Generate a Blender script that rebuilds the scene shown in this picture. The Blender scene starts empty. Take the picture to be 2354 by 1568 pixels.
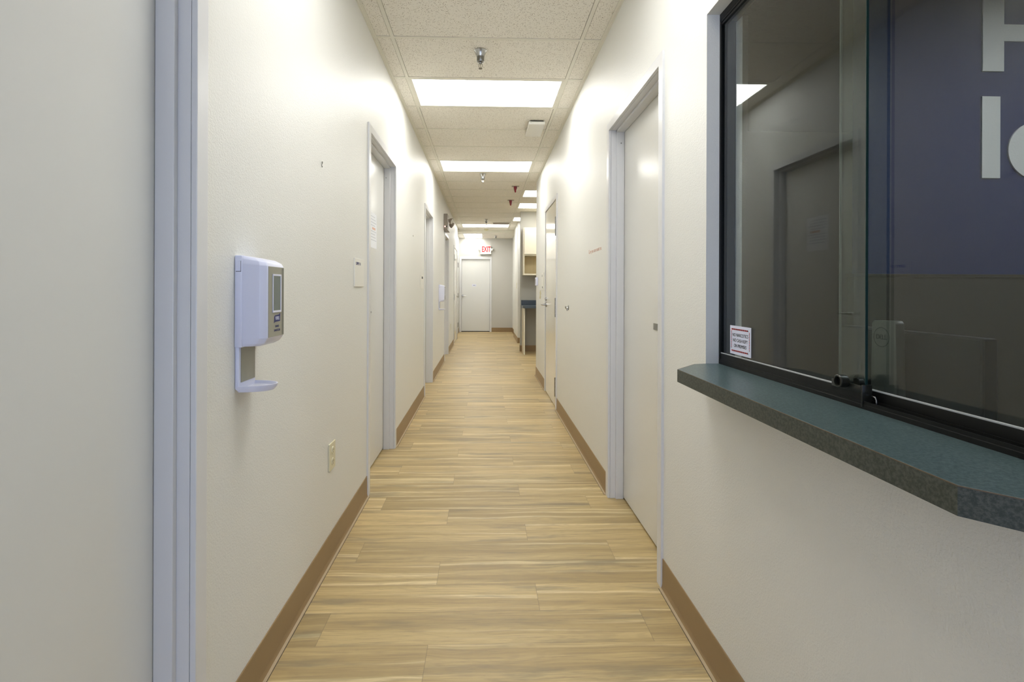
import bpy, bmesh, math, random
from mathutils import Vector, Matrix
random.seed(7)
C = bpy.context.scene.collection
PI = math.pi
# ------------------------------------------------------------------ constants (metres)
XL, XR = -0.723, 0.765            # corridor wall faces
XLO, XRO = -0.853, 0.890          # outer faces of the walls
HZ = 2.890                        # main ceiling
HZ2 = 2.824                       # lower ceiling at the far end
HC = 1.274                        # camera height
YB = -2.6                         # glazed entrance behind
YE = 15.09                        # end wall
YDROP = 13.585
TP = 0.6096
TY0 = 3.221
XT1, XT2 = -0.599, 0.620
SILL = 1.021

# ------------------------------------------------------------------ materials
def newmat(name):
    m = bpy.data.materials.new(name); m.use_nodes = True
    nt = m.node_tree; b = nt.nodes['Principled BSDF']
    return m, nt, b
def S(r, g, b):
    f = lambda c: (c/12.92 if c <= .04045 else ((c+.055)/1.055)**2.4)
    return (f(r/255), f(g/255), f(b/255), 1)
def simple(name, col, rough=.5, metal=0., spec=.5, coat=0.):
    m, nt, b = newmat(name)
    b.inputs['Base Color'].default_value = col if len(col) == 4 else (*col, 1)
    b.inputs['Roughness'].default_value = rough
    b.inputs['Metallic'].default_value = metal
    b.inputs['Specular IOR Level'].default_value = spec
    b.inputs['Coat Weight'].default_value = coat
    # faint procedural grain so nothing is perfectly flat
    n = nt.nodes.new('ShaderNodeTexNoise'); n.inputs['Scale'].default_value = 60
    tc = nt.nodes.new('ShaderNodeTexCoord'); nt.links.new(tc.outputs['Object'], n.inputs['Vector'])
    mr = nt.nodes.new('ShaderNodeMapRange')
    mr.inputs['To Min'].default_value = max(0, rough-.04); mr.inputs['To Max'].default_value = min(1, rough+.04)
    nt.links.new(n.outputs['Fac'], mr.inputs['Value']); nt.links.new(mr.outputs['Result'], b.inputs['Roughness'])
    return m
def paint(name, col, rough, scale, dist, var=.03):
    m, nt, b = newmat(name); N = nt.nodes; L = nt.links
    tc = N.new('ShaderNodeTexCoord')
    n = N.new('ShaderNodeTexNoise'); n.inputs['Scale'].default_value = scale; n.inputs['Detail'].default_value = 3
    n.inputs['Roughness'].default_value = .55
    L.new(tc.outputs['Object'], n.inputs['Vector'])
    bp = N.new('ShaderNodeBump'); bp.inputs['Strength'].default_value = .55; bp.inputs['Distance'].default_value = dist
    L.new(n.outputs['Fac'], bp.inputs['Height']); L.new(bp.outputs['Normal'], b.inputs['Normal'])
    n2 = N.new('ShaderNodeTexNoise'); n2.inputs['Scale'].default_value = 1.7; n2.inputs['Detail'].default_value = 4
    L.new(tc.outputs['Object'], n2.inputs['Vector'])
    mx = N.new('ShaderNodeMix'); mx.data_type = 'RGBA'
    mx.inputs['A'].default_value = (*[c*(1-var) for c in col], 1); mx.inputs['B'].default_value = (*[min(1, c*(1+var)) for c in col], 1)
    L.new(n2.outputs['Fac'], mx.inputs['Factor']); L.new(mx.outputs['Result'], b.inputs['Base Color'])
    b.inputs['Roughness'].default_value = rough; b.inputs['Specular IOR Level'].default_value = .5
    return m
M = {}
M['wall'] = paint('wall_paint', (.725, .725, .692), .46, 190, .0022, .012)
M['wall_end'] = paint('grey_wall_paint', (.52, .51, .475), .45, 190, .0012, .012)
M['wall_alcove'] = paint('alcove_wall_darkened', (.40, .39, .345), .55, 190, .0012, .012)  # darker copy of the grey wall paint, offsets the close ceiling light
M['wall_in'] = paint('darkened_reception_wall', (.022, .022, .025), .6, 190, .001)  # near-black: the unlit room's darkness is put into the colour
M['blue'] = paint('blue_wall_paint', (.006, .021, .115), .8, 190, .0006)
M['trim'] = paint('trim_enamel', (.665, .668, .675), .30, 60, .0002, .01)
M['leaf'] = paint('door_enamel', (.690, .692, .665), .24, 26, .0002, .01)
M['leaf_gloss'] = paint('glossy_door_enamel', (.66, .63, .54), .12, 26, .0002, .01)
M['base'] = paint('vinyl_base', (.285, .190, .092), .42, 30, .0002, .05)
M['caulk'] = simple('caulk', (.46, .36, .23), .7)
M['white'] = simple('white_plastic', (.68, .70, .84), .32)
M['white2'] = simple('white_plastic_warm', (.76, .75, .70), .4)
M['ivory'] = simple('ivory_plastic', (.66, .62, .44), .35)
M['olive'] = simple('grey_taupe_plastic', (.30, .29, .23), .35)
M['olive_dk'] = simple('dark_taupe_plastic', (.17, .17, .14), .35)
M['smoke'] = simple('smoked_window', (.12, .15, .14), .1)
M['navy'] = simple('navy_ink', (.015, .022, .14), .5)
M['print_grey'] = simple('print_grey', (.50, .52, .57), .7)
M['black_ink'] = simple('black_ink', (.012, .012, .014), .6)
M['red_ink'] = simple('red_ink', (.62, .012, .012), .8)
M['faded_red'] = simple('faded_red_ink', (.64, .40, .32), .7)
M['paper'] = simple('paper', (.74, .76, .80), .7)
M['frame'] = simple('black_anodised', (.005, .005, .0045), .42, 0, .25)
M['frame2'] = simple('dark_bronze', (.014, .014, .010), .30, 0, .5)
M['pane_edge'] = simple('glass_edge', (.012, .035, .032), .2)
M['pane_edge2'] = simple('pale_glass_edge', (.10, .115, .10), .3)
M['phenolic'] = simple('brown_core_line', (.11, .075, .045), .6)
M['gasket'] = simple('light_gasket', (.42, .43, .43), .25)
M['chrome'] = simple('brushed_steel', (.50, .50, .49), .22, 1.)
M['chrome_dk'] = simple('dull_steel', (.26, .26, .25), .3, 1.)
M['dark'] = simple('dark_gap', (.010, .009, .008), .8)
M['red'] = simple('red_plastic', (.20, .006, .010), .3)
M['beige_lam'] = simple('cream_laminate', (.72, .67, .52), .35)
M['wood_lam'] = None
M['tan_box'] = simple('taupe_housing', (.30, .26, .215), .4)
M['lens'] = simple('lamp_lens', (.60, .60, .56), .15)
M['yellow'] = simple('yellowed_plastic', (.66, .62, .36), .5)
M['residue'] = simple('tape_residue', (.58, .53, .34), .7)
M['partition'] = simple('partition_fabric', (.020, .019, .013), .8)
M['grey_pl'] = simple('grey_plastic', (.060, .062, .054), .45)
M['blk_pl'] = simple('black_plastic', (.008, .008, .008), .5, 0, .3)
M['blue'].node_tree.nodes['Principled BSDF'].inputs['Specular IOR Level'].default_value = .15
M['letter'] = paint('letter_vinyl', (.78, .78, .78), .15, 90, .002)
M['metal_plate'] = simple('metal_plate', (.27, .27, .25), .35, .5)

def emis(name, col, s):
    m, nt, b = newmat(name)
    b.inputs['Base Color'].default_value = (.8, .8, .8, 1)
    b.inputs['Emission Color'].default_value = (*col, 1); b.inputs['Emission Strength'].default_value = s
    return m
LIGHT = 11.0
M['diff'] = emis('lit_diffuser', (1.0, .992, .955), LIGHT)
M['diff_added'] = emis('added_reception_diffuser', (.95, .97, 1.0), 14)  # added unseen lamp that brightens the blue wall and letters
M['led'] = emis('led', (1., .5, .4), 2.0)
M['exit_glow'] = emis('exit_face', (1., 1., .97), .15)

# laminate counters (teal, speckled)
def laminate(name, c1, c2, rough):
    m, nt, b = newmat(name); N = nt.nodes; L = nt.links
    tc = N.new('ShaderNodeTexCoord')
    n = N.new('ShaderNodeTexNoise'); n.inputs['Scale'].default_value = 170; n.inputs['Detail'].default_value = 5; n.inputs['Roughness'].default_value = .75
    L.new(tc.outputs['Object'], n.inputs['Vector'])
    r = N.new('ShaderNodeValToRGB'); r.color_ramp.elements[0].position = .42; r.color_ramp.elements[1].position = .60
    r.color_ramp.elements[0].color = (*c1, 1); r.color_ramp.elements[1].color = (*c2, 1)
    L.new(n.outputs['Fac'], r.inputs['Fac']); L.new(r.outputs['Color'], b.inputs['Base Color'])
    b.inputs['Roughness'].default_value = rough
    return m
M['teal'] = laminate('teal_laminate', (.030, .056, .060), (.088, .128, .130), .33)
M['teal_shade'] = laminate('shaded_teal_edge', (.026, .034, .028), (.070, .078, .064), .5)  # darker, browner copy of the teal laminate; edge shade put into its colour
M['slate'] = laminate('slate_laminate', (.035, .05, .07), (.06, .08, .105), .35)

# glass: clear pane that mirrors by its angle (Schlick), passes the rest
def glass():
    m = bpy.data.materials.new('window_glass'); m.use_nodes = True; nt = m.node_tree; N = nt.nodes; L = nt.links
    N.clear()
    out = N.new('ShaderNodeOutputMaterial'); mix = N.new('ShaderNodeMixShader')
    tr = N.new('ShaderNodeBsdfTransparent'); tr.inputs['Color'].default_value = (.90, .94, .93, 1)
    gl = N.new('ShaderNodeBsdfGlossy'); gl.inputs['Roughness'].default_value = .0; gl.inputs['Color'].default_value = (1, 1, 1, 1)
    geo = N.new('ShaderNodeNewGeometry')
    dot = N.new('ShaderNodeVectorMath'); dot.operation = 'DOT_PRODUCT'
    L.new(geo.outputs['Normal'], dot.inputs[0]); L.new(geo.outputs['Incoming'], dot.inputs[1])
    ab = N.new('ShaderNodeMath'); ab.operation = 'ABSOLUTE'; L.new(dot.outputs['Value'], ab.inputs[0])
    sub = N.new('ShaderNodeMath'); sub.operation = 'SUBTRACT'; sub.inputs[0].default_value = 1; L.new(ab.outputs[0], sub.inputs[1])
    pw = N.new('ShaderNodeMath'); pw.operation = 'POWER'; L.new(sub.outputs[0], pw.inputs[0]); pw.inputs[1].default_value = 5
    mul = N.new('ShaderNodeMath'); mul.operation = 'MULTIPLY_ADD'; L.new(pw.outputs[0], mul.inputs[0]); mul.inputs[1].default_value = .96; mul.inputs[2].default_value = .036
    L.new(mul.outputs[0], mix.inputs['Fac']); L.new(tr.outputs[0], mix.inputs[1]); L.new(gl.outputs[0], mix.inputs[2])
    L.new(mix.outputs[0], out.inputs['Surface'])
    return m
M['glass'] = glass()

# ceiling tile
def tile():
    m, nt, b = newmat('fissured_ceiling_tile'); N = nt.nodes; L = nt.links
    tc = N.new('ShaderNodeTexCoord')
    dn = N.new('ShaderNodeTexNoise'); dn.inputs['Scale'].default_value = 60
    L.new(tc.outputs['Object'], dn.inputs['Vector'])
    dm = N.new('ShaderNodeMix'); dm.data_type = 'RGBA'; dm.blend_type = 'LINEAR_LIGHT'; dm.inputs['Factor'].default_value = .006
    L.new(tc.outputs['Object'], dm.inputs['A']); L.new(dn.outputs['Color'], dm.inputs['B'])
    v = N.new('ShaderNodeTexVoronoi'); v.inputs['Scale'].default_value = 165; v.feature = 'F1'
    L.new(dm.outputs['Result'], v.inputs['Vector'])
    # random size of each pit
    sep = N.new('ShaderNodeSeparateColor'); L.new(v.outputs['Color'], sep.inputs[0])
    th = N.new('ShaderNodeMapRange'); th.inputs['From Min'].default_value = .12; th.inputs['From Max'].default_value = 1
    th.inputs['To Min'].default_value = .0; th.inputs['To Max'].default_value = .40; th.clamp = True
    L.new(sep.outputs[0], th.inputs['Value'])
    lt = N.new('ShaderNodeMath'); lt.operation = 'LESS_THAN'; L.new(v.outputs['Distance'], lt.inputs[0]); L.new(th.outputs['Result'], lt.inputs[1])
    mx = N.new('ShaderNodeMix'); mx.data_type = 'RGBA'
    mx.inputs['A'].default_value = (.82, .79, .715, 1); mx.inputs['B'].default_value = (.25, .205, .145, 1)
    L.new(lt.outputs[0], mx.inputs['Factor']); L.new(mx.outputs['Result'], b.inputs['Base Color'])
    n = N.new('ShaderNodeTexNoise'); n.inputs['Scale'].default_value = 180; n.inputs['Detail'].default_value = 5
    L.new(tc.outputs['Object'], n.inputs['Vector'])
    bp = N.new('ShaderNodeBump'); bp.inputs['Strength'].default_value = .5; bp.inputs['Distance'].default_value = .0015
    L.new(n.outputs['Fac'], bp.inputs['Height']); L.new(bp.outputs['Normal'], b.inputs['Normal'])
    b.inputs['Roughness'].default_value = .9
    return m
M['tile'] = tile()
M['grid'] = simple('grid_enamel', (.74, .72, .63), .5)

# floor planks
def planks():
    m, nt, b = newmat('oak_vinyl_planks'); N = nt.nodes; L = nt.links
    uv = N.new('ShaderNodeUVMap'); uv.uv_map = 'metres'
    at = N.new('ShaderNodeAttribute'); at.attribute_name = 'plank_random'
    sa = N.new('ShaderNodeSeparateColor'); L.new(at.outputs['Color'], sa.inputs[0])
    off = N.new('ShaderNodeVectorMath'); off.operation = 'SCALE'; off.inputs['Scale'].default_value = 23.0
    L.new(at.outputs['Color'], off.inputs[0])
    add = N.new('ShaderNodeVectorMath'); add.operation = 'ADD'; L.new(uv.outputs[0], add.inputs[0]); L.new(off.outputs[0], add.inputs[1])
    # slow wander of the grain
    wm = N.new('ShaderNodeMapping'); wm.inputs['Scale'].default_value = (1.5, 5, 1); L.new(add.outputs[0], wm.inputs['Vector'])
    wn = N.new('ShaderNodeTexNoise'); wn.inputs['Scale'].default_value = 1; wn.inputs['Detail'].default_value = 2
    L.new(wm.outputs[0], wn.inputs['Vector'])
    ws = N.new('ShaderNodeMath'); ws.operation = 'MULTIPLY_ADD'; ws.inputs[1].default_value = .060; ws.inputs[2].default_value = -.03; L.new(wn.outputs['Fac'], ws.inputs[0])
    wc = N.new('ShaderNodeCombineXYZ'); L.new(ws.outputs[0], wc.inputs['Y'])
    co = N.new('ShaderNodeVectorMath'); co.operation = 'ADD'; L.new(add.outputs[0], co.inputs[0]); L.new(wc.outputs[0], co.inputs[1])
    def noise(sx, sy, det, rough=.5):
        mp = N.new('ShaderNodeMapping'); mp.inputs['Scale'].default_value = (sx, sy, 1); L.new(co.outputs[0], mp.inputs['Vector'])
        n = N.new('ShaderNodeTexNoise'); n.inputs['Scale'].default_value = 1; n.inputs['Detail'].default_value = det; n.inputs['Roughness'].default_value = rough
        L.new(mp.outputs[0], n.inputs['Vector']); return n
    def mix(a, bb, fac, blend='MIX'):
        x = N.new('ShaderNodeMix'); x.data_type = 'RGBA'; x.blend_type = blend
        for s, v in (('A', a), ('B', bb)):
            if isinstance(v, tuple): x.inputs[s].default_value = (*v, 1)
            else: L.new(v, x.inputs[s])
        if isinstance(fac, float): x.inputs['Factor'].default_value = fac
        else: L.new(fac, x.inputs['Factor'])
        return x.outputs['Result']
    def ramp(src, p0, p1):
        r = N.new('ShaderNodeMapRange'); r.interpolation_type = 'SMOOTHSTEP'; r.inputs['From Min'].default_value = p0; r.inputs['From Max'].default_value = p1
        L.new(src, r.inputs['Value']); return r.outputs['Result']
    A = noise(.9, 22, 3)            # broad streaks
    B = noise(.55, 26, 2, .5)       # pale sap streaks
    D = noise(1.5, 13, 5, .62)       # grey smudges
    F_ = noise(4.5, 190, 5, .7)      # fine fibres
    K = noise(22, 330, 2)           # pores
    # cathedral figure
    mp = N.new('ShaderNodeMapping'); mp.inputs['Scale'].default_value = (1.1, 9, 1); L.new(co.outputs[0], mp.inputs['Vector'])
    rn = N.new('ShaderNodeTexNoise'); rn.inputs['Scale'].default_value = 1; rn.inputs['Detail'].default_value = 2; L.new(mp.outputs[0], rn.inputs['Vector'])
    rm = N.new('ShaderNodeMath'); rm.operation = 'MULTIPLY'; rm.inputs[1].default_value = 95; L.new(rn.outputs['Fac'], rm.inputs[0])
    rs = N.new('ShaderNodeMath'); rs.operation = 'SINE'; L.new(rm.outputs[0], rs.inputs[0])
    ring = ramp(rs.outputs[0], .1, 1.0)
    c = mix((.570, .430, .205), (.435, .318, .145), ramp(A.outputs['Fac'], .36, .64))
    pale = N.new('ShaderNodeMath'); pale.operation = 'MULTIPLY'; pale.inputs[1].default_value = .85; L.new(ramp(B.outputs['Fac'], .56, .66), pale.inputs[0])
    c = mix(c, (.740, .610, .340), pale.outputs[0])
    sm = N.new('ShaderNodeMath'); sm.operation = 'MULTIPLY'; sm.inputs[1].default_value = .68; L.new(ramp(D.outputs['Fac'], .50, .70), sm.inputs[0])
    c = mix(c, (.215, .182, .122), sm.outputs[0])
    rg = N.new('ShaderNodeMath'); rg.operation = 'MULTIPLY'; rg.inputs[1].default_value = .20; L.new(ring, rg.inputs[0])
    c = mix(c, (.34, .245, .13), rg.outputs[0])
    ff = N.new('ShaderNodeMath'); ff.operation = 'MULTIPLY'; ff.inputs[1].default_value = .62; L.new(ramp(F_.outputs['Fac'], .46, .66), ff.inputs[0])
    c = mix(c, (.33, .235, .125), ff.outputs[0])
    kk = N.new('ShaderNodeMath'); kk.operation = 'MULTIPLY'; kk.inputs[1].default_value = .35; L.new(ramp(K.outputs['Fac'], .6, .75), kk.inputs[0])
    c = mix(c, (.25, .18, .10), kk.outputs[0])
    # whole-plank tone
    tn = N.new('ShaderNodeMapRange'); tn.inputs['To Min'].default_value = .86; tn.inputs['To Max'].default_value = 1.08; L.new(sa.outputs[1], tn.inputs['Value'])
    sc = N.new('ShaderNodeVectorMath'); sc.operation = 'SCALE'; L.new(c, sc.inputs[0]); L.new(tn.outputs[0], sc.inputs['Scale'])
    # joint lines
    sx = N.new('ShaderNodeSeparateXYZ'); L.new(uv.outputs[0], sx.inputs[0])
    def edge(sock, ln, w):
        a = N.new('ShaderNodeMath'); a.operation = 'SUBTRACT'; a.inputs[1].default_value = ln/2; L.new(sock, a.inputs[0])
        bb = N.new('ShaderNodeMath'); bb.operation = 'ABSOLUTE'; L.new(a.outputs[0], bb.inputs[0])
        g = N.new('ShaderNodeMath'); g.operation = 'GREATER_THAN'; g.inputs[1].default_value = ln/2-w; L.new(bb.outputs[0], g.inputs[0]); return g.outputs[0]
    mxm = N.new('ShaderNodeMath'); mxm.operation = 'MAXIMUM'; L.new(edge(sx.outputs['X'], 1.22, .0009), mxm.inputs[0]); L.new(edge(sx.outputs['Y'], .1838, .0007), mxm.inputs[1])
    jf = N.new('ShaderNodeMath'); jf.operation = 'MULTIPLY'; jf.inputs[1].default_value = .6; L.new(mxm.outputs[0], jf.inputs[0])
    c = mix(sc.outputs[0], (.16, .12, .075), jf.outputs[0])
    L.new(c, b.inputs['Base Color'])
    b.inputs['Roughness'].default_value = .42; b.inputs['Specular IOR Level'].default_value = .4
    bp = N.new('ShaderNodeBump'); bp.inputs['Strength'].default_value = .25; bp.inputs['Distance'].default_value = .0006
    L.new(F_.outputs['Fac'], bp.inputs['Height']); L.new(bp.outputs['Normal'], b.inputs['Normal'])
    return m
M['floor'] = planks()
def woodlam():
    m, nt, b = newmat('pale_wood_laminate'); N = nt.nodes; L = nt.links
    tc = N.new('ShaderNodeTexCoord'); mp = N.new('ShaderNodeMapping'); mp.inputs['Scale'].default_value = (60, 60, 2); L.new(tc.outputs['Object'], mp.inputs['Vector'])
    n = N.new('ShaderNodeTexNoise'); n.inputs['Scale'].default_value = 1; n.inputs['Detail'].default_value = 3; L.new(mp.outputs[0], n.inputs['Vector'])
    mx = N.new('ShaderNodeMix'); mx.data_type = 'RGBA'; mx.inputs['A'].default_value = (.56, .47, .28, 1); mx.inputs['B'].default_value = (.46, .37, .20, 1)
    L.new(n.outputs['Fac'], mx.inputs['Factor']); L.new(mx.outputs['Result'], b.inputs['Base Color']); b.inputs['Roughness'].default_value = .5
    return m
M['wood_lam'] = woodlam()

# ------------------------------------------------------------------ mesh helpers
def BM(): return bmesh.new()
def box(bm, x0, x1, y0, y1, z0, z1, bev=0., seg=2):
    x0, x1 = min(x0, x1), max(x0, x1); y0, y1 = min(y0, y1), max(y0, y1); z0, z1 = min(z0, z1), max(z0, z1)
    t = bmesh.new()
    bmesh.ops.create_cube(t, size=1)
    for v in t.verts:
        v.co = Vector(((x0+x1)/2+v.co.x*(x1-x0), (y0+y1)/2+v.co.y*(y1-y0), (z0+z1)/2+v.co.z*(z1-z0)))
    if bev > 0: bmesh.ops.bevel(t, geom=t.edges[:], offset=bev, segments=seg, affect='EDGES', profile=.5)
    join(bm, t)
    return bm
def join(bm, t, mat=None):
    me = bpy.data.meshes.new('tmp'); 
    if mat is not None: t.transform(mat)
    t.to_mesh(me); t.free(); bm.from_mesh(me); bpy.data.meshes.remove(me)
def prism(bm, pts, axis, a, b, bev=0.):
    """extrude a closed 2D outline along axis from a to b; outline coords are the other two axes in xyz order"""
    t = bmesh.new()
    def P(p, h):
        return {'x': (h, p[0], p[1]), 'y': (p[0], h, p[1]), 'z': (p[0], p[1], h)}[axis]
    va = [t.verts.new(P(p, a)) for p in pts]; vb = [t.verts.new(P(p, b)) for p in pts]
    n = len(pts)
    t.faces.new(va); t.faces.new(vb[::-1])
    for i in range(n): t.faces.new((va[i], vb[i], vb[(i+1) % n], va[(i+1) % n]))
    bmesh.ops.recalc_face_normals(t, faces=t.faces[:])
    if bev > 0: bmesh.ops.bevel(t, geom=t.edges[:], offset=bev, segments=2, affect='EDGES', profile=.5)
    join(bm, t); return bm
def lathe(bm, prof, mat=None, n=32):
    """prof: list of (radius, z) turned about z"""
    t = bmesh.new(); rings = []
    for r, z in prof:
        if r < 1e-6: rings.append([t.verts.new((0, 0, z))])
        else: rings.append([t.verts.new((r*math.cos(2*PI*i/n), r*math.sin(2*PI*i/n), z)) for i in range(n)])
    for a, b in zip(rings, rings[1:]):
        for i in range(n):
            j = (i+1) % n
            if len(a) == 1 and len(b) == 1: continue
            if len(a) == 1: t.faces.new((a[0], b[i], b[j]))
            elif len(b) == 1: t.faces.new((a[i], b[0], a[j]))
            else: t.faces.new((a[i], b[i], b[j], a[j]))
    for rr in (rings[0], rings[-1]):
        if len(rr) > 1: t.faces.new(rr)
    bmesh.ops.recalc_face_normals(t, faces=t.faces[:])
    join(bm, t, mat); return bm
def tube(bm, pts, r, n=12):
    """round bar through points"""
    t = bmesh.new(); rings = []
    pts = [Vector(p) for p in pts]
    for i, p in enumerate(pts):
        d = (pts[min(i+1, len(pts)-1)]-pts[max(i-1, 0)]).normalized()
        u = d.orthogonal().normalized() if i == 0 else (u-d*u.dot(d)).normalized()
        w = d.cross(u); rr = r[i] if isinstance(r, (list, tuple)) else r
        rings.append([t.verts.new(p+rr*(math.cos(2*PI*k/n)*u+math.sin(2*PI*k/n)*w)) for k in range(n)])
    for a, b in zip(rings, rings[1:]):
        for k in range(n): t.faces.new((a[k], a[(k+1) % n], b[(k+1) % n], b[k]))
    t.faces.new(rings[0]); t.faces.new(rings[-1])
    bmesh.ops.recalc_face_normals(t, faces=t.faces[:])
    join(bm, t); return bm
def obj(name, bm, mat, parent=None, smooth=False, local=False):
    me = bpy.data.meshes.new(name)
    if parent is not None and not local:
        w = Vector(parent.get('_w', (0, 0, 0)))
        bmesh.ops.translate(bm, verts=bm.verts[:], vec=-w)
    bm.to_mesh(me); bm.free()
    o = bpy.data.objects.new(name, me); C.objects.link(o)
    me.materials.append(mat)
    if smooth:
        for p in me.polygons: p.use_smooth = True
        try: me.set_sharp_from_angle(angle=math.radians(35))
        except Exception: pass
    if parent is not None:
        o.parent = parent; o['_w'] = parent.get('_w', (0., 0., 0.))
    else: o['_w'] = (0., 0., 0.)
    return o
def thing(name, label, cat, loc, group=None):
    o = bpy.data.objects.new(name, None); C.objects.link(o); o.location = loc; o.empty_display_size = .05
    o['_w'] = tuple(float(v) for v in loc); o['label'] = label; o['category'] = cat
    if group: o['group'] = group
    return o
def tag(o, label, cat, group=None):
    o['label'] = label; o['category'] = cat
    if group: o['group'] = group
    return o
def struct(name, bm, mat, smooth=False):
    o = obj(name, bm, mat, None, smooth); o['kind'] = 'structure'; return o
def sroot(name, loc):
    o = bpy.data.objects.new(name, None); C.objects.link(o); o.location = loc; o.empty_display_size = .05
    o['_w'] = tuple(float(v) for v in loc); o['kind'] = 'structure'; return o
def dup(root, loc, label, group=None, scale=None):
    r = root.copy(); C.objects.link(r); r.location = loc; r['label'] = label
    if group: r['group'] = group
    if scale: r.scale = scale
    for ch in list(root.children):
        c = ch.copy(); C.objects.link(c); c.parent = r
        for g in list(ch.children):
            d = g.copy(); C.objects.link(d); d.parent = c
    return r
def text_bm(s, size, space=1.0, ext=.0004, off=0.):
    """text in the xy plane centred on the origin, facing +z"""
    cu = bpy.data.curves.new('t', 'FONT'); cu.body = s; cu.size = size; cu.extrude = ext; cu.offset = off
    cu.align_x = 'CENTER'; cu.align_y = 'CENTER'; cu.space_character = space
    o = bpy.data.objects.new('t', cu); C.objects.link(o)
    bpy.context.view_layer.update()
    me = bpy.data.meshes.new_from_object(o.evaluated_get(bpy.context.evaluated_depsgraph_get()))
    bpy.data.objects.remove(o); bm = bmesh.new(); bm.from_mesh(me); bpy.data.meshes.remove(me)
    return bm
def orient(side):
    """matrix taking text x,y,z to the wall: 'L' wall faces +X, 'R' faces -X, 'E' faces -Y"""
    if side == 'L': return Matrix(((0, 0, 1, 0), (1, 0, 0, 0), (0, 1, 0, 0), (0, 0, 0, 1)))
    if side == 'R': return Matrix(((0, 0, -1, 0), (-1, 0, 0, 0), (0, 1, 0, 0), (0, 0, 0, 1)))
    return Matrix(((1, 0, 0, 0), (0, 0, -1, 0), (0, 1, 0, 0), (0, 0, 0, 1)))
def wtext(bm, s, size, side, loc, space=1.0, sx=1.0, bold=0.):
    t = text_bm(s, size, space)
    if bold: 
        pass
    join(bm, t, Matrix.Translation(Vector(loc)) @ orient(side) @ Matrix.Diagonal((sx, 1, 1, 1)))
    return bm

# ------------------------------------------------------------------ floor
def build_floor():
    me = bpy.data.meshes.new('floor'); bm = bmesh.new()
    uvl = bm.loops.layers.uv.new('metres'); cl = bm.loops.layers.float_color.new('plank_random')
    W, LN = .1838, 1.22; pat = [-.20, .625, .217]
    rnd = random.Random(3)
    for k in range(-26, 74):
        y0 = 1.6145+k*W; y1 = y0+W
        if y0 > YE+.1: break
        xj = pat[k % 3]+rnd.uniform(-.006, .006)
        n = math.floor((-1.1-xj)/LN)
        x = xj+n*LN
        lim = 4.3
        while x < lim:
            vs = [bm.verts.new(p) for p in ((x, y0, 0), (x+LN, y0, 0), (x+LN, y1, 0), (x, y1, 0))]
            f = bm.faces.new(vs); col = (rnd.random(), rnd.random(), rnd.random(), 1)
            flip = rnd.random() < .5
            for lp, uv in zip(f.loops, ((0, 0), (LN, 0), (LN, W), (0, W))):
                if flip: uv = (LN-uv[0], W-uv[1])
                lp[uvl].uv = uv; lp[cl] = col
            x += LN
    bm.to_mesh(me); bm.free(); me.materials.append(M['floor'])
    o = bpy.data.objects.new('floor', me); C.objects.link(o); o['kind'] = 'structure'; o['_w'] = (0., 0., 0.)
build_floor()

# ------------------------------------------------------------------ doors set in the side walls (a rebated steel frame, recessed leaf)
FW = .050        # face width of the frame
ZT = 2.302       # outer top
def wall_door(name, side, y0, y1, flush=False, gloss=False, face=None):
    """y0,y1: outer edges of the frame"""
    sg = 1 if side == 'L' else -1
    wf = (XL if side == 'L' else XR) if face is None else face
    X = lambda d: wf+sg*d            # d>0 towards the corridor
    r = sroot(name, (X(0), (y0+y1)/2, 0)); i0, i1, zi = y0+FW, y1-FW, ZT-FW
    bm = BM()
    pr = .011
    # face trims with a soft outer edge
    prism(bm, [(y0, 0), (i0, 0), (i0, zi), (i1, zi), (i1, 0), (y1, 0), (y1, ZT), (y0, ZT)], 'x', X(-.004), X(pr), .0022)
    if not flush:
        D = -.128
        # jamb linings
        for (a, b) in ((i0-.012, i0), (i1, i1+.012)): box(bm, X(-.0045), X(D), a, b, 0, zi+.012)
        box(bm, X(-.0045), X(D), i0, i1, zi, zi+.012)
        # stops
        s0, s1 = -.036, -.082
        box(bm, X(s0), X(s1), i0, i0+.016, 0, zi, .0015); box(bm, X(s0), X(s1), i1-.016, i1, 0, zi, .0015)
        box(bm, X(s0), X(s1), i0, i1, zi-.016, zi, .0015)
        lf = -.0835
    else:
        box(bm, X(-.0045), X(-.1), i0-.012, i0, 0, zi+.012); box(bm, X(-.0045), X(-.1), i1, i1+.012, 0, zi+.012); box(bm, X(-.0045), X(-.1), i0, i1, zi, zi+.012)
        box(bm, X(-.05), X(-.1), i0, i0+.016, 0, zi); box(bm, X(-.05), X(-.1), i1-.016, i1, 0, zi); box(bm, X(-.05), X(-.1), i0, i1, zi-.016, zi)
        lf = .002
    obj('door_frame', bm, M['trim'], r)
    bm = BM(); g = .006
    box(bm, X(lf), X(lf-.044), i0+g, i1-g, .012, zi-.006, .0015)
    leaf = obj('door_leaf', bm, M['leaf_gloss'] if gloss else M['leaf'], r)
    # added dark sheet behind the leaf, keeps its gap dark
    bm = BM(); box(bm, X(lf-.046), X(lf-.052), i0, i1, .002, zi)
    obj('gap_blocker', bm, M['dark'], r)
    return r, leaf, X, i0, i1, lf
def hinge(par, X, lf, y, z, h=.115):
    bm = BM(); box(bm, X(lf), X(lf+.004), y-.014, y+.014, z-h/2, z+h/2, .001)
    x = X(lf+.010)
    for k in range(5):
        a = z-h/2+k*h/5
        join(bm, lathe(BM(), [(0, a+.001), (.0085, a+.001), (.0085, a+h/5-.001), (0, a+h/5-.001)], None, 14), Matrix.Translation((x, y, 0)))
    obj('hinge', bm, M['chrome_dk'], par, True)
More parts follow.
